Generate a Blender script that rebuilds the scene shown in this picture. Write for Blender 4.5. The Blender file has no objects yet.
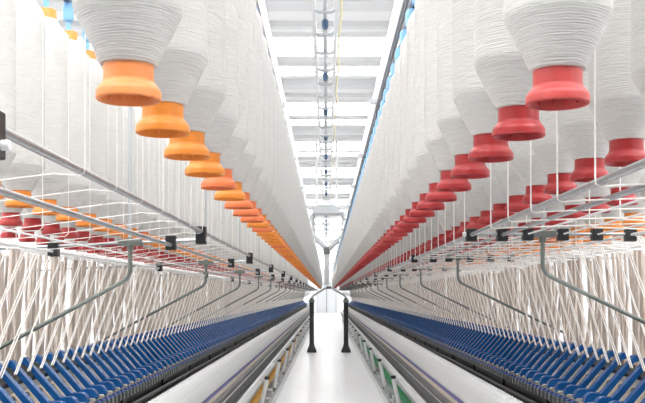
import bpy, math, random
from mathutils import Vector
random.seed(7)
C = bpy.context.scene.collection
F = 950.0                       # focal length in pixels of the 645 px wide frame
EYE = 1.27
Y_END = 45.0
ORD = ['first','second','third','fourth','fifth','sixth','seventh','eighth','ninth','tenth','eleventh','twelfth',
       'thirteenth','fourteenth','fifteenth','sixteenth','seventeenth','eighteenth','nineteenth','twentieth']

# ------------------------------------------------------------------ materials
def mat(name, col, rough=.5, metal=0.0, spec=.5):
    m = bpy.data.materials.new(name); m.use_nodes = True
    b = m.node_tree.nodes['Principled BSDF']
    b.inputs['Base Color'].default_value = (*col, 1)
    b.inputs['Roughness'].default_value = rough
    b.inputs['Metallic'].default_value = metal
    b.inputs['Specular IOR Level'].default_value = spec
    return m
def noisy(m, scale, amount, bump=0.0, stretch=(1,1,1), bscale=None):
    """break the flat colour up with noise and add a bump"""
    nt = m.node_tree; b = nt.nodes['Principled BSDF']
    col = tuple(b.inputs['Base Color'].default_value)
    tc = nt.nodes.new('ShaderNodeTexCoord'); mp = nt.nodes.new('ShaderNodeMapping')
    mp.inputs['Scale'].default_value = stretch
    nt.links.new(tc.outputs['Object'], mp.inputs['Vector'])
    n = nt.nodes.new('ShaderNodeTexNoise'); n.inputs['Scale'].default_value = scale; n.inputs['Detail'].default_value = 3
    nt.links.new(mp.outputs['Vector'], n.inputs['Vector'])
    r = nt.nodes.new('ShaderNodeValToRGB')
    r.color_ramp.elements[0].position = .3; r.color_ramp.elements[1].position = .7
    r.color_ramp.elements[0].color = (*[c*(1-amount) for c in col[:3]], 1)
    r.color_ramp.elements[1].color = (*[min(1, c*(1+amount*.4)) for c in col[:3]], 1)
    nt.links.new(n.outputs['Fac'], r.inputs['Fac']); nt.links.new(r.outputs['Color'], b.inputs['Base Color'])
    if bump:
        bn = nt.nodes.new('ShaderNodeBump'); bn.inputs['Strength'].default_value = bump; bn.inputs['Distance'].default_value = .004
        nt.links.new(n.outputs['Fac'], bn.inputs['Height']); nt.links.new(bn.outputs['Normal'], b.inputs['Normal'])
    return m
def yarn_mat(name, col):
    """roving wound in layers: fine horizontal coils, wavy, with a soft bump"""
    m = mat(name, col, .9, 0, .15)
    nt = m.node_tree; b = nt.nodes['Principled BSDF']
    tc = nt.nodes.new('ShaderNodeTexCoord')
    info = nt.nodes.new('ShaderNodeObjectInfo')
    mp = nt.nodes.new('ShaderNodeMapping'); mp.inputs['Scale'].default_value = (16, 16, 190)
    ad = nt.nodes.new('ShaderNodeVectorMath'); ad.operation = 'ADD'
    cb = nt.nodes.new('ShaderNodeCombineXYZ'); ml = nt.nodes.new('ShaderNodeMath'); ml.operation = 'MULTIPLY'; ml.inputs[1].default_value = 9
    nt.links.new(info.outputs['Random'], ml.inputs[0])
    for k in range(3): nt.links.new(ml.outputs[0], cb.inputs[k])
    nt.links.new(tc.outputs['Object'], ad.inputs[0]); nt.links.new(cb.outputs[0], ad.inputs[1])
    nt.links.new(ad.outputs[0], mp.inputs['Vector'])
    n = nt.nodes.new('ShaderNodeTexNoise'); n.inputs['Scale'].default_value = 1.6; n.inputs['Detail'].default_value = 4; n.inputs['Distortion'].default_value = .5
    nt.links.new(mp.outputs['Vector'], n.inputs['Vector'])
    w = nt.nodes.new('ShaderNodeTexWave'); w.bands_direction = 'Z'; w.inputs['Scale'].default_value = 90
    w.inputs['Distortion'].default_value = 3.0; w.inputs['Detail'].default_value = 2; w.inputs['Detail Scale'].default_value = .35
    nt.links.new(ad.outputs[0], w.inputs['Vector'])
    mx = nt.nodes.new('ShaderNodeMath'); mx.operation = 'MULTIPLY_ADD'; mx.inputs[1].default_value = .12
    nt.links.new(w.outputs['Fac'], mx.inputs[0]); nt.links.new(n.outputs['Fac'], mx.inputs[2])
    r = nt.nodes.new('ShaderNodeValToRGB')
    r.color_ramp.elements[0].position = .35; r.color_ramp.elements[1].position = .85
    r.color_ramp.elements[0].color = (*[c*.86 for c in col], 1); r.color_ramp.elements[1].color = (*col, 1)
    nt.links.new(mx.outputs[0], r.inputs['Fac']); nt.links.new(r.outputs['Color'], b.inputs['Base Color'])
    bn = nt.nodes.new('ShaderNodeBump'); bn.inputs['Strength'].default_value = .8; bn.inputs['Distance'].default_value = .004
    nt.links.new(mx.outputs[0], bn.inputs['Height']); nt.links.new(bn.outputs['Normal'], b.inputs['Normal'])
    return m
def emit(name, col, s):
    m = bpy.data.materials.new(name); m.use_nodes = True
    b = m.node_tree.nodes['Principled BSDF']
    b.inputs['Base Color'].default_value = (*col, 1)
    b.inputs['Emission Color'].default_value = (*col, 1); b.inputs['Emission Strength'].default_value = s
    return m
M = dict(
    yarn=yarn_mat('wound white roving', (.735,.72,.69)),
    orange=noisy(mat('orange plastic', (.86,.27,.03), .38), 40, .12),
    peach=noisy(mat('pale orange plastic', (.88,.29,.085), .42), 40, .10),  # paler orange on the nearest bobbin of the left front row
    coral=noisy(mat('coral plastic', (.84,.20,.06), .40), 40, .10),
    red=noisy(mat('red plastic', (.44,.026,.028), .38), 40, .14),
    rose=noisy(mat('faded red plastic', (.55,.062,.056), .42), 40, .12),
    steel=noisy(mat('brushed steel', (.47,.48,.49), .34, .8), 60, .15),
    dsteel=noisy(mat('dull grey green steel', (.22,.24,.22), .42, .5), 50, .15),
    white=mat('white paint', (.86,.86,.86), .45),
    black=mat('black plastic', (.018,.019,.022), .45),
    navy=mat('dark blue rail', (.06,.11,.20), .4),
    sky=mat('light blue plastic', (.24,.52,.82), .4),
    blue=noisy(mat('blue enamel', (.008,.090,.30), .27), 30, .10),
    bluedark=noisy(mat('blue violet plastic', (.03,.085,.33), .4), 60, .3),
    beige=noisy(mat('beige plastic', (.68,.58,.45), .5), 30, .1),
    olive=noisy(mat('grey olive plastic', (.44,.42,.34), .5), 30, .15),
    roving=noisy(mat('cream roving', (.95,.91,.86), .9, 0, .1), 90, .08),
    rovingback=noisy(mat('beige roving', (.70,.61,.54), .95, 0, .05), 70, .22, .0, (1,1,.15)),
    purple=mat('violet plastic strip', (.085,.065,.33), .4),
    cream=mat('cream strip', (.85,.76,.62), .5),
    dark=noisy(mat('dark grey metal', (.06,.06,.062), .5, .2), 14, .35, 0, (1,.3,1)),
    black2=noisy(mat('oily black metal', (.02,.02,.021), .42, .3), 30, .5, 0, (1,.3,1)),
    midgrey=noisy(mat('grey rail', (.19,.185,.18), .5, .1), 12, .25, 0, (1,.2,1)),
    belt_o=mat('orange belt', (.80,.42,.05), .6),
    belt_g=mat('green belt', (.02,.30,.10), .6),
    post=mat('black enamel post', (.03,.032,.036), .45),
    greymet=mat('light grey metal', (.55,.57,.58), .4, .2),
    floor=noisy(mat('white epoxy floor', (.94,.94,.94), .28, 0, .6), 1.5, .02),
    ceiling=mat('white ceiling panel', (.88,.88,.88), .7),
    beam=mat('grey purlin', (.74,.75,.76), .6),
    backwall=mat('grey back wall', (.34,.34,.35), .7),  # unseen wall, tone darkened to cut frontal light on the bobbin cones
    bounce_cut=mat('dark bounce cut floor', (.10,.105,.11), .5),  # dark tone of the unseen floor, chosen to cut bounce light
    yellow=mat('yellow cable', (.85,.76,.45), .5),
    cop=noisy(mat('spun white yarn', (.84,.84,.83), .9, 0, .1), 160, .12, .3, (1,1,.35)),
    lamp=emit('skylight and lamp glow', (1,1,1), 9.0),
    window=emit('bright window', (.96,.98,1), 1.6),
    door=mat('pale grey door', (.62,.64,.66), .5),
)

# ------------------------------------------------------------------ mesh building
class MB:
    def __init__(s): s.v=[]; s.f=[]; s.m=[]; s.cur=0
    def add(s, vs, fs):
        o=len(s.v); s.v+= [tuple(p) for p in vs]; s.f+=[tuple(i+o for i in f) for f in fs]; s.m+=[s.cur]*len(fs); return s
    def box(s, x0,x1,y0,y1,z0,z1):
        x0,x1=min(x0,x1),max(x0,x1); y0,y1=min(y0,y1),max(y0,y1); z0,z1=min(z0,z1),max(z0,z1)
        vs=[(x,y,z) for x in (x0,x1) for y in (y0,y1) for z in (z0,z1)]
        return s.add(vs,[(0,1,3,2),(4,6,7,5),(0,4,5,1),(2,3,7,6),(0,2,6,4),(1,5,7,3)])
    def lathe(s, prof, n=32, c=(0,0,0)):
        vs=[];fs=[]
        for r,z in prof:
            for k in range(n):
                a=2*math.pi*k/n; vs.append((c[0]+r*math.cos(a), c[1]+r*math.sin(a), c[2]+z))
        for i in range(len(prof)-1):
            for k in range(n):
                k2=(k+1)%n; fs.append((i*n+k,i*n+k2,(i+1)*n+k2,(i+1)*n+k))
        return s.add(vs,fs)
    def tube(s, pts, r, n=8, cap=True):
        pts=[Vector(p) for p in pts]; vs=[];fs=[]; N=len(pts)
        rr = r if isinstance(r,(list,tuple)) else [r]*N
        up=None
        for i,p in enumerate(pts):
            t=((pts[i+1]-p).normalized() if i<N-1 else Vector()) + ((p-pts[i-1]).normalized() if i>0 else Vector())
            t = t.normalized() if t.length>1e-6 else Vector((0,1,0))
            if up is None: up = Vector((0,0,1)) if abs(t.z)<.9 else Vector((1,0,0))
            a=t.cross(up)
            if a.length<1e-4: a=t.orthogonal()
            a.normalize(); b=a.cross(t).normalized(); up=b
            for k in range(n):
                q=2*math.pi*k/n; vs.append(p+a*rr[i]*math.cos(q)+b*rr[i]*math.sin(q))
        for i in range(N-1):
            for k in range(n):
                k2=(k+1)%n; fs.append((i*n+k,i*n+k2,(i+1)*n+k2,(i+1)*n+k))
        if cap: fs+= [tuple(range(n))[::-1], tuple(range((N-1)*n,N*n))]
        return s.add(vs,fs)
    def prism(s, poly, y0, y1):                      # poly in (x,z), extruded along y
        n=len(poly)
        vs=[(x,y0,z) for x,z in poly]+[(x,y1,z) for x,z in poly]
        fs=[tuple(range(n)), tuple(range(2*n-1,n-1,-1))]+[(i,i+n,(i+1)%n+n,(i+1)%n) for i in range(n)]
        return s.add(vs,fs)
    def data(s, name, mats, smooth=True, bevel=0):
        me=bpy.data.meshes.new(name); me.from_pydata(s.v,[],s.f)
        for m in (mats if isinstance(mats,(list,tuple)) else [mats]): me.materials.append(m)
        me.polygons.foreach_set('material_index', s.m)
        import bmesh
        bm=bmesh.new(); bm.from_mesh(me); bmesh.ops.recalc_face_normals(bm, faces=bm.faces)
        if bevel: bmesh.ops.bevel(bm, geom=[e for e in bm.edges if e.calc_face_angle(0)>.6], offset=bevel, segments=2, affect='EDGES', profile=.6)
        for f in bm.faces: f.smooth=smooth
        if smooth:
            for e in bm.edges: e.smooth = e.calc_face_angle(0) < .65
        bm.to_mesh(me); bm.free(); me.update(); return me
    def build(s, name, mats, parent=None, smooth=True, bevel=0):
        return link(name, s.data(name, mats, smooth, bevel), parent)
def link(name, data, parent=None, loc=None):
    o=bpy.data.objects.new(name, data); C.objects.link(o)
    if parent: o.parent=parent
    if loc: o.location=loc
    return o
def tag(o, label=None, cat=None, group=None, kind=None):
    if label: o['label']=label
    if cat: o['category']=cat
    if group: o['group']=group
    if kind: o['kind']=kind
    return o
def thing(name, label, cat, loc=(0,0,0), group=None):
    return tag(link(name, None, None, loc), label, cat, group)
def copy_tree(o, parent=None):
    c=o.copy(); C.objects.link(c)
    if parent: c.parent=parent
    for ch in o.children: copy_tree(ch, c)
    return c
def smooth_path(pts, k=4):
    out=[]; P=[Vector(p) for p in pts]; P=[P[0]]+P+[P[-1]]
    for i in range(1,len(P)-2):
        for j in range(k):
            t=j/k; a,b,c,d=P[i-1:i+3]
            out.append(.5*((2*b)+(-a+c)*t+(2*a-5*b+4*c-d)*t*t+(-a+3*b-3*c+d)*t**3))
    out.append(P[-2]); return out
def bend(pts, r=.03, k=5):                           # polyline with rounded corners
    P=[Vector(p) for p in pts]; out=[P[0]]
    for i in range(1,len(P)-1):
        a=P[i]+(P[i-1]-P[i]).normalized()*r; b=P[i]+(P[i+1]-P[i]).normalized()*r
        for j in range(k+1):
            t=j/k; out.append(a*(1-t)**2+P[i]*2*t*(1-t)+b*t*t)
    out.append(P[-1]); return out

# ------------------------------------------------------------------ the hall
def struct(o): o['kind']='structure'; return o
HW = 6.0; YB = -14.0; YF = 66.0; CZ = EYE+4.0
struct(MB().box(-HW,HW,.6,YF,-.1,0).build('floor', M['floor'], smooth=False))
struct(MB().box(-HW,HW,YB,.6,-.1,0).build('floor', M['bounce_cut'], smooth=False))   # unseen floor, made dark to cut light bounced onto the bobbin cones
struct(MB().box(-HW-.2,HW+.2,YB,YF+.2,CZ,CZ+.15).build('ceiling', M['ceiling'], smooth=False))
struct(MB().box(-HW-.2,-HW,YB,YF,0,CZ).build('wall_left', M['white'], smooth=False))
struct(MB().box(HW,HW+.2,YB,YF,0,CZ).build('wall_right', M['white'], smooth=False))
struct(MB().box(-HW-.2,HW+.2,YF,YF+.2,-.1,CZ).build('wall_far', M['white'], smooth=False))
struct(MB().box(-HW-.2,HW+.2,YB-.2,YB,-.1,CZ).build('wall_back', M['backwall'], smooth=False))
# far door and window in the end wall
d = struct(MB().box(-.62,.62,YF-.05,YF-.002,.0,2.05).build('door_1', M['door'], smooth=False))
fr = MB(); fr.box(-.70,-.62,YF-.09,YF-.002,0,2.13); fr.box(.62,.70,YF-.09,YF-.002,0,2.13); fr.box(-.62,.62,YF-.09,YF-.002,2.05,2.13)
fr.build('door_frame', M['greymet'], d, smooth=False)
MB().box(-.02,.02,YF-.08,YF-.05,.05,2.0).build('door_seam', M['midgrey'], d, smooth=False)
w = struct(MB().box(-1.9,1.9,YF-.03,YF-.002,EYE+1.7,EYE+3.6).build('window_1', M['window'], smooth=False))
g = MB()
for k in range(9): x=-1.9+3.8*k/8; g.box(x-.035,x+.035,YF-.09,YF-.03,EYE+1.66,EYE+3.64)
for k in range(5): z=EYE+1.7+1.9*k/4; g.box(-1.93,1.93,YF-.10,YF-.03,z-.035,z+.035)
g.build('window_frame', M['greymet'], w, smooth=False)
# purlins across the ceiling, and the bright strips of skylight between them
def purlin(y, wd, dp, m): return struct(MB().box(-HW,HW,y-wd/2,y+wd/2,CZ-dp,CZ-.001).build('trim_1', m, smooth=False))
n=1
for k in range(12):
    y=10.35+4.95*k
    for dy,wd,dp,m in ((-.2,.10,.22,M['beam']),(.28,.42,.14,M['beam']),(2.5,.45,.10,M['beam']),(1.45,.12,.08,M['beam']),(3.6,.14,.08,M['beam'])):
        if y+dy<YF-.5:
            o=purlin(y+dy,wd,dp,m); o.name='trim_%d'%n; n+=1
lamps=[]
for k in range(15):
    y=-9+4.95*k
    for dy in (.95,4.05):
        if -3.5<y+dy<YF-1: lamps.append(y+dy)
lamps=sorted(lamps+[-2.0,-1.05,.92])  # extra unseen lamps added over the aisle entry to brighten near bobbin bodies
lm = MB().box(-HW+.4,HW-.4,-.33,.33,-.05,-.002).data('diffuser', M['lamp'], smooth=False)
lf = MB()
for s in (-1,1): lf.box(-HW+.38,HW-.38,s*.33,s*.36,-.07,-.002)
lf = lf.data('frame', M['white'], smooth=False)
vis=[y for y in lamps if y>12.5]
for y in lamps:
    if y in vis:
        i=vis.index(y)
        lab = ('%s long white ceiling light from the top of the photo, between grey purlins'%ORD[i]) if i<12 else 'small far white ceiling light among the purlins at the far end'
        grp = 'ceiling lights' if i<12 else 'far ceiling lights'
    else: lab='unseen long white ceiling light overhead, in a run with lamps added for brightness'; grp='overhead ceiling lights'
    t=thing('ceiling_light', lab, 'ceiling light', (0,y,CZ), grp)
    link('diffuser', lm, t); link('frame', lf, t)

# cable ladder with pipe, sprinkler heads and yellow cable below the ceiling
ct = thing('cable_ladder', 'long white overhead cable ladder hung along the middle of the aisle ceiling', 'cable tray', (-.017,0,EYE+3))
for s in (-1,1):
    MB().box(s*.117-.02,s*.117+.02,7,YF-1,-.06,.06).build('side_rail', M['white'], ct, smooth=False)
k=0; y=9.0
while y<50:
    MB().tube([(-.117,y,-.035),(-.06,y,-.065),(.06,y,-.065),(.117,y,-.035)],.022,8).build('rung', M['greymet'], ct); y+=.85
MB().tube([(0,7,-.02),(0,YF-1,-.02)],.027,12).build('pipe', M['greymet'], ct)
y=10.2
while y<45:
    h=MB(); h.lathe([(0,-.15),(.024,-.15),(.036,-.12),(.036,-.06),(.02,-.04),(.02,-.0),(0,0)],12,(0,y,0))
    h.build('sprinkler_head', M['navy'], ct); y+=2.45
MB().tube([(.163+.01*math.sin(q*1.3),7+q*.5,-.03+.008*math.sin(q*2.1)) for q in range(110)],.011,8).build('cable', M['yellow'], ct)
y=11.8
while y<60:
    MB().box(-.14,-.12,y-.01,y+.01,.06,.94).build('hanger', M['greymet'], ct, smooth=False)
    MB().box(.12,.14,y-.01,y+.01,.06,.94).build('hanger', M['greymet'], ct, smooth=False); y+=4.95

# ------------------------------------------------------------------ roving bobbins
FL=.0445; TR=.036
def tube_mesh(m, n=40):
    b=MB()
    b.lathe([(.0,.045),(.020,.045),(.028,.044),(.031,.032),(.0395,.004),(.041,.0005),(.0442,.0),(.0458,.0020),(.0459,.0105),(.0450,.0135),(.0425,.0175),(.0392,.0215),(.0368,.0245),(.0366,.0268),(.0353,.0272),
             (.0352,.052),(.0352,.62),(.0352,.697),(.033,.70),(.024,.70),(.022,.66),(0,.66)],n)
    for k in range(12):                               # ribs inside the flared foot
        a=2*math.pi*k/12; c,s=math.cos(a),math.sin(a)
        b.tube([(.0375*c,.0375*s,.007),(.0295*c,.0295*s,.038)],.0032,6)
    return b.data('tube', m)
def pack_mesh(seed, n=48):
    r=random.Random(seed)
    prof=[(TR-.002,.0485),(.0395,.0505)]
    for k in range(1,7):
        t=k/7; prof.append((.0395+(.0742-.0395)*t+.0004*math.sin(k*2.1+seed), .0505+.070*t))
    prof+=[(.0752,.1225),(.0768,.1265),(.0773,.133)]
    z=.15
    while z<.59:
        prof.append((.0768+r.uniform(-.0003,.0003), z)); z+=.05
    prof+=[(.0768,.597),(.0755,.603),(.073,.608)]
    for k in range(1,6): prof.append((.073-(.073-.0375)*k/5, .608+.057*k/5))
    prof.append((TR-.001,.667))
    return MB().lathe(prof,n).data('yarn_package', M['yarn'])
packs=[pack_mesh(i) for i in range(3)]
tubes={k:tube_mesh(M[k]) for k in ('orange','peach','coral','red','rose')}
def proto(kind, pk):
    t=thing('roving_bobbin','white roving bobbin','bobbin')
    link('tube', tubes[kind], t); link('yarn_package', packs[pk], t); return t
protos={}
def place(kind, pk, x, y, label, group):
    key=(kind,pk)
    if key not in protos: o=protos[key]=proto(kind,pk)
    else: o=copy_tree(protos[key])
    o.location=(x,y,EYE+.2745); o.rotation_euler=(0,0,random.uniform(0,6.28))
    o['label']=label; o['group']=group
PITCH=.28
# side, X, first Y, colour, how many stand alone, words, how many numbered
ROWS=[(-1,.280,1.343,'o',80,'left front row beside the aisle',20),
      (-1,.960,2.690,'o',35,'left second row behind the steel bars',8),
      (-1,1.250,3.480,'r',25,'left back row behind the steel bars',6),
      (-1,1.550,4.360,'r',0,'',0),
      ( 1,.334,1.374,'r',75,'right front row beside the aisle',20),
      ( 1,.630,1.716,'r',50,'right second row behind the front one',8),
      ( 1,.900,2.890,'r',20,'right third row behind the steel bars',6),
      ( 1,1.220,3.495,'o',15,'right fourth row behind the red ones',6),
      ( 1,1.500,4.300,'o',0,'',0)]
CN={'o':'orange','r':'red'}
rest=MB()
for s,X,y0,c,nind,words,nnum in ROWS:
    k=0; y=y0
    while y<Y_END-.1:
        if k<nind:
            if c=='o': kind='peach' if (k==0 and X<.3) else ('coral' if k>5 and random.random()<.2 else 'orange')
            else: kind='rose' if (k==0 and X<.4) or random.random()<.25 else 'red'
            if k==4 and X==.28: kind='coral'
            if k<nnum: lab='%s nearest white roving bobbin on %s tube in %s'%(ORD[k],CN[c],words)
            else: lab='small distant white roving bobbin on %s tube in %s'%(CN[c],words)
            place(kind, k%3, s*X, y, lab, '%s bobbins of the %s'%(CN[c],words))
        else:
            b=rest; z=EYE+.2745
            b.cur=0 if c=='o' else 2; b.lathe([(.0,.03),(.040,.0),(.0445,.004),(.0445,.015),(.037,.028),(TR,.066)],10,(s*X,y,z))
            b.lathe([(TR,.66),(TR,.70),(0,.70)],10,(s*X,y,z))
            b.cur=1; b.lathe([(TR,.05),(.076,.126),(.076,.60),(TR,.667)],12,(s*X,y,z))
        y+=PITCH; k+=1
o=rest.build('far_roving_bobbins',[M['orange'],M['yarn'],M['red']])
tag(o,'remaining small far white roving bobbins on orange and red tubes deep inside both creels','bobbins',None,'stuff')

# ------------------------------------------------------------------ spinning frames
def strand(pts, r=.003): return MB().tube(pts, r, 6)
ARM_P=.154
def frame(s):
    L = s<0
    cof = 0 if L else .054                    # creel a little further out on the right
    bof = 0 if L else .075                    # machine bed likewise
    X=lambda x: s*x
    Y0=.4
    side='left' if L else 'right'
    t=thing('spinning_frame','long ring spinning frame along the %s side of the aisle, with %s drive belt'%(side,'orange' if L else 'green'),'spinning machine',(s*(.9+bof),0,0))
    ox=s*(.9+bof)
    def B(mb,name,m,parent=None,smooth=False,bevel=0,kind=None,label=None):   # build in world coordinates under the frame
        o=mb.build(name,m,parent or t,smooth,bevel)
        if not parent: o.matrix_parent_inverse.identity(); o.data.transform(__import__('mathutils').Matrix.Translation((-ox,0,0)))
        else: o.data.transform(__import__('mathutils').Matrix.Translation((-ox,0,0)))
        if kind: o['kind']=kind
        if label: o['label']=label
        return o
    bx=lambda x0,x1,d0,d1,y0=Y0,y1=Y_END: MB().box(X(x0+bof),X(x1+bof),y0,y1,EYE-d0,EYE-d1)
    # bed: plinth, drive panel, belt, spindle rail, ring rail
    B(bx(.60,2.3,1.20,1.2699),'plinth',M['white'],bevel=.004)
    B(bx(.74,2.2,.90,1.20),'lower_panel',M['greymet'])
    B(bx(.700,.74,1.035,1.095),'drive_belt',M['belt_o' if L else 'belt_g'],label='%s belt'%('orange' if L else 'green'))
    B(bx(.66,.80,.822,.888),'drive_cover',M['white'],bevel=.008)
    B(bx(.685,.83,.800,.822),'cover_seal',M['black2'])
    B(bx(.69,.84,.722,.800),'spindle_rail',M['dark'],bevel=.006)
    B(bx(.705,.80,.695,.722),'rail_shoulder',M['midgrey'],bevel=.004)
    B(MB().tube([(X(.693+bof),Y0,EYE-.724),(X(.693+bof),Y_END,EYE-.724)],.006,8),'rail_tube',M['steel'],smooth=True)
    B(bx(.735,.79,.660,.695),'ring_rail_edge',M['cream'])
    B(bx(.733,.79,.638,.660),'ring_rail_strip',M['purple'])
    # drafting beam
    B(bx(.955,1.20,.475,.60),'roller_beam',M['black2'],bevel=.006)
    B(MB().tube([(X(.925+bof),Y0,EYE-.525),(X(.925+bof),Y_END,EYE-.525)],.012,10),'suction_tube',M['dark'],smooth=True)
    B(bx(.905,.935,.545,.565),'thread_guide_board',M['dark'])
    B(MB().tube([(X(.95+bof),Y0,EYE-.455),(X(.95+bof),Y_END,EYE-.455)],.012,10),'fluted_roller',M['dsteel'],smooth=True)
    B(bx(1.0,2.0,.60,.90),'inner_panel',M['white'])
    B(bx(1.02,1.9,.40,.47),'drafting_table',M['black2'])
    y=2.2
    while y<Y_END:
        B(bx(.945,.972,.485,.545,y,y+.09),'stand_bracket',M['black2'],bevel=.003); y+=1.1
    # small teeth on the fluted roller (travelling clearer blocks)
    tb=MB(); y=2.5
    while y<Y_END: tb.box(X(.928+bof),X(.955+bof),y,y+.03,EYE-.448,EYE-.478); y+=ARM_P/2
    B(tb,'roller_bosses',M['dsteel'],kind='stuff')
    # pneumatic cylinders over the belt
    y=4.4 if L else 4.5
    while y<Y_END-.3:
        p0=(X(.635+bof-.05),y,EYE-.83); p1=(X(.655+bof),y,EYE-1.15)
        c=B(MB().tube([p0,p1],.021,12),'cylinder',M['white'],smooth=True)
        B(MB().tube([(p0[0],y,p0[2]+.03),p0],.024,12),'cylinder_head',M['dark'],c,smooth=True)
        B(MB().box(p0[0],X(.68+bof),y-.006,y+.006,p0[2]-.012,p0[2]+.002),'bracket',M['white'],c)
        B(MB().tube([p1,(p1[0],y,p1[2]-.049)],.030,10),'foot',M['dsteel'],c,smooth=True)
        y+=2.45
    cl=MB(); y=4.0
    rr=random.Random(3 if L else 4)
    while y<Y_END-.4:
        cl.box(X(.64+bof),X(.73+bof),y,y+rr.uniform(.1,.3),EYE-1.199,EYE-rr.uniform(1.08,1.16)); y+=rr.uniform(.45,.8)
    B(cl,'valve_blocks',M['greymet'],bevel=.004,kind='stuff')
    B(MB().tube([(X(.625+bof),Y0,EYE-1.185),(X(.625+bof),Y_END,EYE-1.185)],.012,8),'air_pipe',M['steel'],smooth=True)

    # ---- drafting arms
    K=1.0+bof; KZ=EYE-.385
    def xz(p,q): return (X(K-p), KZ+q)
    bar=[(0,0),(-.118,.132),(-.126,.146),(-.138,.151),(-.149,.145),(-.152,.133),(-.146,.124),(-.132,.121),(-.124,.112),(-.016,-.018),(-.004,-.034),(.048,-.043),(.064,-.040),(.067,-.034),(.062,-.018),(.053,-.005),(.042,.001),(.030,.002)]
    lev=[(-.085,.042),(-.072,.048),(-.02,-.012),(.012,-.036),(.030,-.048),(.022,-.060),(-.010,-.046),(-.055,.002)]
    clip=[(.020,-.036),(.056,-.036),(.060,-.044),(.052,-.056),(.040,-.060),(.028,-.052)]
    crd=[(.030,-.052),(.058,-.052),(.064,-.060),(.062,-.078),(.050,-.084),(.026,-.074)]
    def arm_mb(which,y):
        mb=MB()
        if which=='bar': mb.prism([xz(*p) for p in bar], y-.020, y+.020)
        if which=='lever': mb.prism([xz(*p) for p in lev], y-.032, y-.008)
        if which=='jaw': mb.prism([xz(*p) for p in clip], y-.055, y-.016)
        if which=='jaw2': mb.prism([xz(*p) for p in clip], y+.016, y+.055)
        if which=='cradle': mb.prism([xz(*p) for p in crd], y-.062, y-.010)
        if which=='cradle2': mb.prism([xz(*p) for p in crd], y+.010, y+.062)
        if which=='roller':
            x,z=xz(-.108,.072); mb.tube([(x,y-.066,z),(x,y+.066,z)],.0095,10)
        if which=='roller2':
            x,z=xz(-.072,.028); mb.tube([(x,y-.066,z),(x,y-.02,z),(x,y-.02,z),(x,y+.02,z),(x,y+.02,z),(x,y+.066,z)],[.011,.011,.005,.005,.011,.011],10)
        return mb
    MATS=dict(bar='blue',lever='beige',jaw='olive',cradle='bluedark',roller='dark',roller2='black',jaw2='olive',cradle2='bluedark')
    y=2.35; base=None; i=0; restmb=MB()
    while y<Y_END-.1:
        if i<100:
            if base is None:
                base=link('drafting_arm', arm_mb('bar',0).data('drafting_arm',M['blue'],False,.003), t, (0,y,0))
                base.data.transform(__import__('mathutils').Matrix.Translation((-ox,0,0)))
                for wn in ('lever','jaw','jaw2','cradle','cradle2','roller','roller2'):
                    o=link(wn.rstrip('2'), arm_mb(wn,0).data(wn,M[MATS[wn]],'roller' in wn), base)
                    o.data.transform(__import__('mathutils').Matrix.Translation((-ox,0,0)))
                base.location=(0,y,0)
            else:
                o=copy_tree(base); o.parent=t; o.location=(0,y,0)
        else:
            for j,wn in enumerate(('bar','lever','jaw','cradle','jaw2','cradle2')):
                restmb.cur=j if j<4 else j-2; a=arm_mb(wn,y); restmb.add(a.v,a.f)
        y+=ARM_P; i+=1
    B(restmb,'far_drafting_arms',[M['blue'],M['beige'],M['olive'],M['bluedark']],kind='stuff')

    # ---- creel: guide bars, cross rods with clips, poles, struts
    hA,hB,hC = (.232,.181,.158) if L else (.213,.213,.213)
    xA,xB,xT,xC=.46+cof,.57+cof,.72+cof*.9,1.0+.08*(not L)
    def ybar(x,h,r,m,name='guide_bar',n=12):
        return B(MB().tube([(X(x),.5,EYE+h),(X(x),Y_END,EYE+h)],r,n),name,m,smooth=True)
    ybar(xA,hA,.0074,M['steel']); ybar(xB,hB,.0072,M['steel']); ybar(xC,hC,.005,M['white'])
    for x,h in (((.85,.172),(1.2,.175),(1.45,.17)) if L else ((.715,.216),(.84,.216),(.96,.214),(1.3,.2),(1.55,.2))): ybar(x,h,.0032,M['white'],'thread_rod')
    y=(3.48 if L else 3.38)-2.19
    hr=lambda x: (.203-(x-.46)*.045) if L else .216
    while y<Y_END:
        x1=1.75
        r=B(MB().tube([(X(xA-.015),y,EYE+hr(xA)),(X(x1),y,EYE+hr(x1))],.0055,8),'cross_rod',M['steel'],smooth=True)
        clips=[(xA,hA),(xB,hB),(xC,hC)]+([] if L else [(.715,.216),(.84,.216),(.961,.216)])
        for x,h in clips:
            zz=(hr(x)+h)/2-(0 if L else .002); hh=abs(hr(x)-h)/2+(.018 if L else .021)
            c=MB(); c.box(X(x)-.0185,X(x)+.0185,y-.019,y+.019,EYE+zz-hh,EYE+zz+hh)
            B(c,'clip',M['black'],r,bevel=.003)
        B(MB().tube([(X(xA-.03),y,EYE+hr(xA)),(X(xA-.015),y,EYE+hr(xA))],.0075,10),'end_cap',M['white'],r,smooth=True)
        # T fitting on the pole
        f=MB(); zT=hr(xT)
        f.box(X(xT-.045),X(xT+.045),y-.012,y+.012,EYE+zT-.012,EYE+zT+.012); f.tube([(X(xT),y,EYE+zT-.028),(X(xT),y,EYE+zT+.02)],.0125,12)
        B(f,'tee_fitting',M['dsteel'],bevel=.003)
        B(MB().tube([(X(xT),y,EYE+zT+.01),(X(xT),y,EYE+1.12)],.0065,10),'support_pole',M['greymet'],smooth=True)
        if L: pts=[(xT,zT-.01),(xT,.062),(1.197,-.194),(1.55,-.385)]
        else: pts=[(xT,zT-.01),(xT,.078),(1.127,-.096),(1.62,-.33)]
        B(MB().tube(bend([(X(a),y,EYE+b) for a,b in pts],.035),.0078,10),'strut',M['dsteel'],smooth=True)
        # cross arm carrying the hanger rails
        B(MB().box(X(.25),X(1.9),y-.015,y+.015,EYE+1.12,EYE+1.15),'top_arm',M['greymet'])
        y+=2.19
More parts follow.
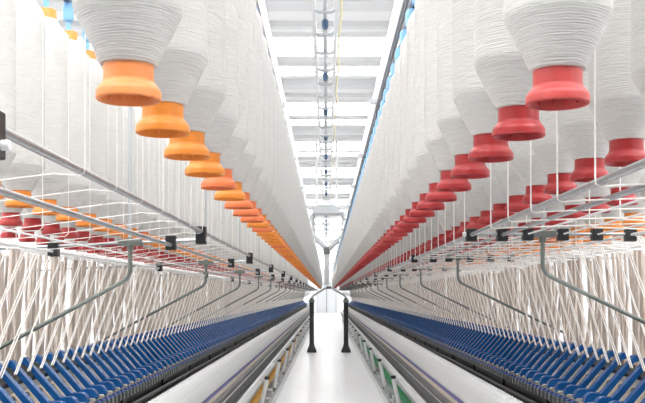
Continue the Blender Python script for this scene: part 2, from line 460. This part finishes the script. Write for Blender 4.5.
    B(MB().box(X(1.52),X(1.60),.6,Y_END,EYE-.43,EYE-.33),'centre_beam',M['dsteel'])
    # hanger rails over each row, with their hangers
    for rs,rx,ry,rc,ni,wd,nn in ROWS:
        if rs!=s: continue
        B(MB().box(X(rx-.012),X(rx+.012),1.0,Y_END,EYE+1.085,EYE+1.12),'hanger_rail',M['navy'],label='dark blue hanger rail')
        hb=MB(); hk=.55 if L else 1; hb.lathe([(0,.699),(.018*hk,.699),(.018*hk,.735),(.034*hk,.745),(.036*hk,.79),(.030*hk,.808),(0,.808)],14)
        me=hb.data('hanger',M['sky']); y=ry; k=0; hs=MB()
        while y<Y_END-.1:
            if k<(40 if rx<.7 else 8):
                link('hanger',me,t,(s*rx-ox,y,EYE+.2745))['label']='light blue hanger'
            else: hs.lathe([(.018*hk,.699),(.034*hk,.745),(.036*hk,.79),(0,.808)],8,(s*rx,y,EYE+.2745))
            y+=PITCH; k+=1
        B(hs,'far_hangers',M['sky'],smooth=True,kind='stuff')
    xr=(.262,.288) if L else (.290,.320)
    ct_=1.25 if L else 1.265
    ch=MB(); ch.box(X(xr[0]),X(xr[0]+.006),.8,Y_END,EYE+1.12,EYE+ct_); ch.box(X(xr[1]-.006),X(xr[1]),.8,Y_END,EYE+1.12,EYE+ct_); ch.box(X(xr[0]),X(xr[1]),.8,Y_END,EYE+ct_-.01,EYE+ct_)
    ch.box(X(xr[0]+.012),X(xr[1]-.012),.8,Y_END,EYE+1.124,EYE+1.17)
    B(ch,'edge_channel',M['white'])
    # end stand of the machine
    B(MB().box(X(.80+bof),X(2.3),Y_END,Y_END+.9,0.001,EYE-.38),'end_housing',M['white'],bevel=.02)
    B(MB().box(X(1.3),X(1.42),Y_END+.05,Y_END+.17,EYE-.38,EYE+1.12),'end_column',M['greymet'])
    B(MB().box(X(1.3),X(1.42),.45,.57,.07,EYE+1.12),'end_column',M['greymet'])

    # ---- cops on the spindles
    cx=.762+bof
    cm=MB().lathe([(.011,-.03),(.012,0),(.024,.002),(.030,.014),(.0325,.045),(.0315,.105),(.024,.150),(.0135,.170),(.011,.172)],18).data('yarn_body',M['cop'])
    cs=MB().lathe([(0,-.035),(.010,-.035),(.010,.172),(.0095,.180),(.006,.182),(0,.182)],12).data('cop_tube',M['white'])
    y=3.9; i=0; sp=MB(); base=None; z=EYE-.642
    while y<Y_END-.1:
        if i<150:
            if base is None:
                base=thing('yarn_cop','white yarn cop in the close row above the violet strip of the %s spinning frame'%side,'yarn cop',(0,0,0),'cops along the %s ring rail'%side)
                link('yarn_body',cm,base); link('cop_tube',cs,base); o=base
            else: o=copy_tree(base)
            o.location=(X(cx),y,z)
        else: sp.lathe([(.012,0),(.024,.002),(.0325,.045),(.0315,.105),(.0135,.170),(0,.18)],8,(X(cx),y,z))
        y+=.068; i+=1
    tag(sp.build('far_yarn_cops',M['cop']),'far run of white yarn cops merging into one band on the %s frame'%side,'yarn cops',None,'stuff')

    # ---- rovings: pairs slanting from the white bar into the drafting arms
    sl=MB(); y=2.35; i=0; meshes=None
    cz=EYE+hC; ex=1.110+bof; ez=EYE-.285
    def slant(dy0,dy1,jit):
        return [(X(xC+.28),.20+dy0,EYE+.185+jit),(X(xC+.02),.20+dy0,cz+.007),(X(xC-.008),.20+dy0,cz+.002),(X(xC+.01),.19+dy0,cz-.012),(X(ex),dy1,ez)]
    var=[]
    for q in range(4):
        rq=random.Random(q+20)
        var.append(tuple(strand(slant(sg*.012+rq.uniform(-.015,.015), -.045+sg*.014+rq.uniform(-.006,.006), rq.uniform(-.01,.03)),.0025).data('roving_strand',M['roving']) for sg in (-1,1)))
    while y<Y_END-.1:
        for j in (0,1):
            if i<55:
                o=link('roving_strand',var[i%4][j],None,(0,y,0))
                tag(o,'thin cream roving strand slanting down to the blue drafting arms of the %s frame'%side,'yarn strand','slanting rovings of the %s frame'%side)
            else:
                a=strand(slant((-1,1)[j]*.012,-.045+(-1,1)[j]*.014,0),.0029); sl.add([(p[0],p[1]+y,p[2]) for p in a.v],a.f)
        y+=ARM_P; i+=1
    # rovings from the front bobbins down to the steel guide bar and back to the white bar
    rows=[r for r in ROWS if r[0]==s]
    f1,f2=rows[0],rows[1]
    def loop(bx_,gx,gh,y):
        b0=bx_+.0772; rr=random.Random(int(y*1000))
        d=rr.uniform(-.02,.02)
        return [(X(b0-.002),y,EYE+.80),(X(b0+.02),y,EYE+.815),(X(gx-.025),y+d,EYE+.77),(X(gx-.010),y+d,EYE+.60),(X(gx-.009),y+d,EYE+gh+.008),
                (X(gx-.008),y+d,EYE+gh-.004),(X(gx+.002),y+d,EYE+gh-.0095),(X(gx+.05),y+d,EYE+gh-.006),(X(xC-.02),y+d,cz+.009),(X(xC+.005),y+d,cz+.0075),(X(xC+.15),y+d,cz+.02)]
    for k in range(1,60):
        y=f1[2]+PITCH*k+.14
        if not L and 2.95<y<3.4: continue
        p=loop(f1[1],xA,hA,y)
        if k<25:
            tag(strand(p,.0012 if L else .0020).build('roving_strand',M['roving']),'cream strand hanging behind the %s front row bobbins, turning under the steel bar'%side,'yarn strand','hanging rovings of the %s front row'%side)
        else:
            a=strand(p,.0012 if L else .0020); sl.add(a.v,a.f)
    for row,gx,gh,nn in ((f2,(xB if not L else xC-.05),(hB if not L else .19),12),(rows[2],xC+.25,.185,4)):
        for k in range(50):
            y=row[2]+PITCH*k+.12
            if not L and 2.95<y<3.4: continue
            g=row[1]+.11 if row is not f2 or not L else row[1]-.12
            b0=row[1]+(.0772 if g>row[1] else -.0772); sg=1 if g>row[1] else -1
            p=[(X(b0-.002*sg),y,EYE+.86),(X(b0+.015*sg),y,EYE+.875),(X(g),y,EYE+.84),(X(g),y,EYE+.2),(X(g+.01),y,EYE+.19),(X(g+.35),y,EYE+.178)]
            if k<nn: tag(strand(p,.0012 if L else .0020).build('roving_strand',M['roving']),'cream strand hanging among the back rows of bobbins on the %s'%side,'yarn strand','hanging rovings of the %s back rows'%side)
            else:
                a=strand(p,.0012 if L else .0020); sl.add(a.v,a.f)
    tag(sl.build('far_roving_strands',M['roving']),'far mass of fine cream roving strands running along the %s creel'%side,'yarn strands',None,'stuff')
    # rovings of the far side hanging as a dense curtain
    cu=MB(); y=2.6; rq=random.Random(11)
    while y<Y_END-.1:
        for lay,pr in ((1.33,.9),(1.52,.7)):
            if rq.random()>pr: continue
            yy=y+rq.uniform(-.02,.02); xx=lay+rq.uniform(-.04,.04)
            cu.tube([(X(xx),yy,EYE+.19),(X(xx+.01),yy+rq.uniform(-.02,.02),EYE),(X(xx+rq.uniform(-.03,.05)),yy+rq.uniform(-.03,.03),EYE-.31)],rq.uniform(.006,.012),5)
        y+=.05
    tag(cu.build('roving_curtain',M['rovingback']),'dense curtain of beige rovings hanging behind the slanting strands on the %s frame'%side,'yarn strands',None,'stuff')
for s in (-1,1): frame(s)

# ------------------------------------------------------------------ posts, tie tube, travelling cleaner
YP=20.98
def post(x,side):
    t=thing('post','black %s floor post with flared foot at the far part of the aisle'%side,'post',(x,YP,0))
    MB().box(-.05,.05,-.05,.05,.16,1.10).build('shaft',M['post'],t,smooth=False,bevel=.006)
    ft=MB(); vs=[]
    for z,h in ((0,.105),(.05,.10),(.14,.062),(.2,.05)):
        vs+=[(-h,-h,z),(h,-h,z),(h,h,z),(-h,h,z)]
    fs=[(0,1,2,3),(12,15,14,13)]
    for i in range(3):
        for k in range(4): fs.append((i*4+k,i*4+(k+1)%4,i*4+4+(k+1)%4,i*4+4+k))
    ft.add(vs,fs); ft.build('foot',M['post'],t,smooth=False)
    MB().box(-.065,.065,-.065,.065,1.10,1.16).build('cap',M['dsteel'],t,smooth=False,bevel=.006)
    MB().tube([(0,0,1.16),(0,0,1.20)],.045,12).build('socket',M['dsteel'],t)
post(-.331,'left'); post(.426,'right')
t=thing('tie_tube','grey bent tube peaking over the aisle between the two black posts','tube',(0,YP,0))
MB().tube(bend([(-.331,0,1.19),(-.331,0,1.23),(-.02,0,1.43),(.11,0,1.43),(.426,0,1.23),(.426,0,1.19)],.05),.027,10).build('tube',M['greymet'],t)
MB().tube([(.045,0,1.40),(.045,0,1.46)],.055,12).build('joint',M['dsteel'],t)
YC=24.0
t=thing('travelling_cleaner','grey travelling blower with two bent hoses hanging over the far aisle','blower',(0,YC,0))
z=EYE
MB().box(-.36,.34,-.3,.3,z+2.02,z+2.22).build('body',M['greymet'],t,smooth=False,bevel=.03)
MB().box(-.2,.2,-.32,.32,z+2.22,z+2.36).build('motor',M['white'],t,smooth=False,bevel=.03)
for q in (-.33,.41):
    MB().tube(bend([(q*.9,0,z+2.1),(q*1.1,0,z+1.95),(q*1.05,0,z+1.50),(.02+q*.06,0,z+1.16)],.09),.062,12).build('hose',M['greymet'],t)
MB().tube([(.0,0,z+1.20),(.0,0,z+1.02)],.085,12).build('nozzle_joint',M['dsteel'],t)
MB().tube([(.0,0,z+1.02),(.0,0,z+.25)],.06,12).build('nozzle_pipe',M['white'],t)
for q in (-.25,.25):
    MB().tube([(q,0,z+2.2),(q,0,z+3.99)],.03,10).build('suspension',M['white'],t)

# ------------------------------------------------------------------ camera, light
cam=bpy.data.cameras.new('camera'); co=bpy.data.objects.new('camera',cam); C.objects.link(co)
co.location=(0,0,EYE); co.rotation_euler=(math.pi/2,0,0)
cam.sensor_width=36; cam.lens=F/645*36
cam.shift_x=-(326.7-322.5)/645; cam.shift_y=(294.8-201.5)/645
cam.clip_start=.05; cam.clip_end=300
bpy.context.scene.camera=co
wd=bpy.data.worlds.new('daylight'); bpy.context.scene.world=wd; wd.use_nodes=True
bg=wd.node_tree.nodes['Background']; bg.inputs['Color'].default_value=(1,.985,.97,1); bg.inputs['Strength'].default_value=.6
vs=bpy.context.scene.view_settings
vs.view_transform='Standard'; vs.look='None'; vs.gamma=1; vs.use_curve_mapping=False; vs.exposure=-.18
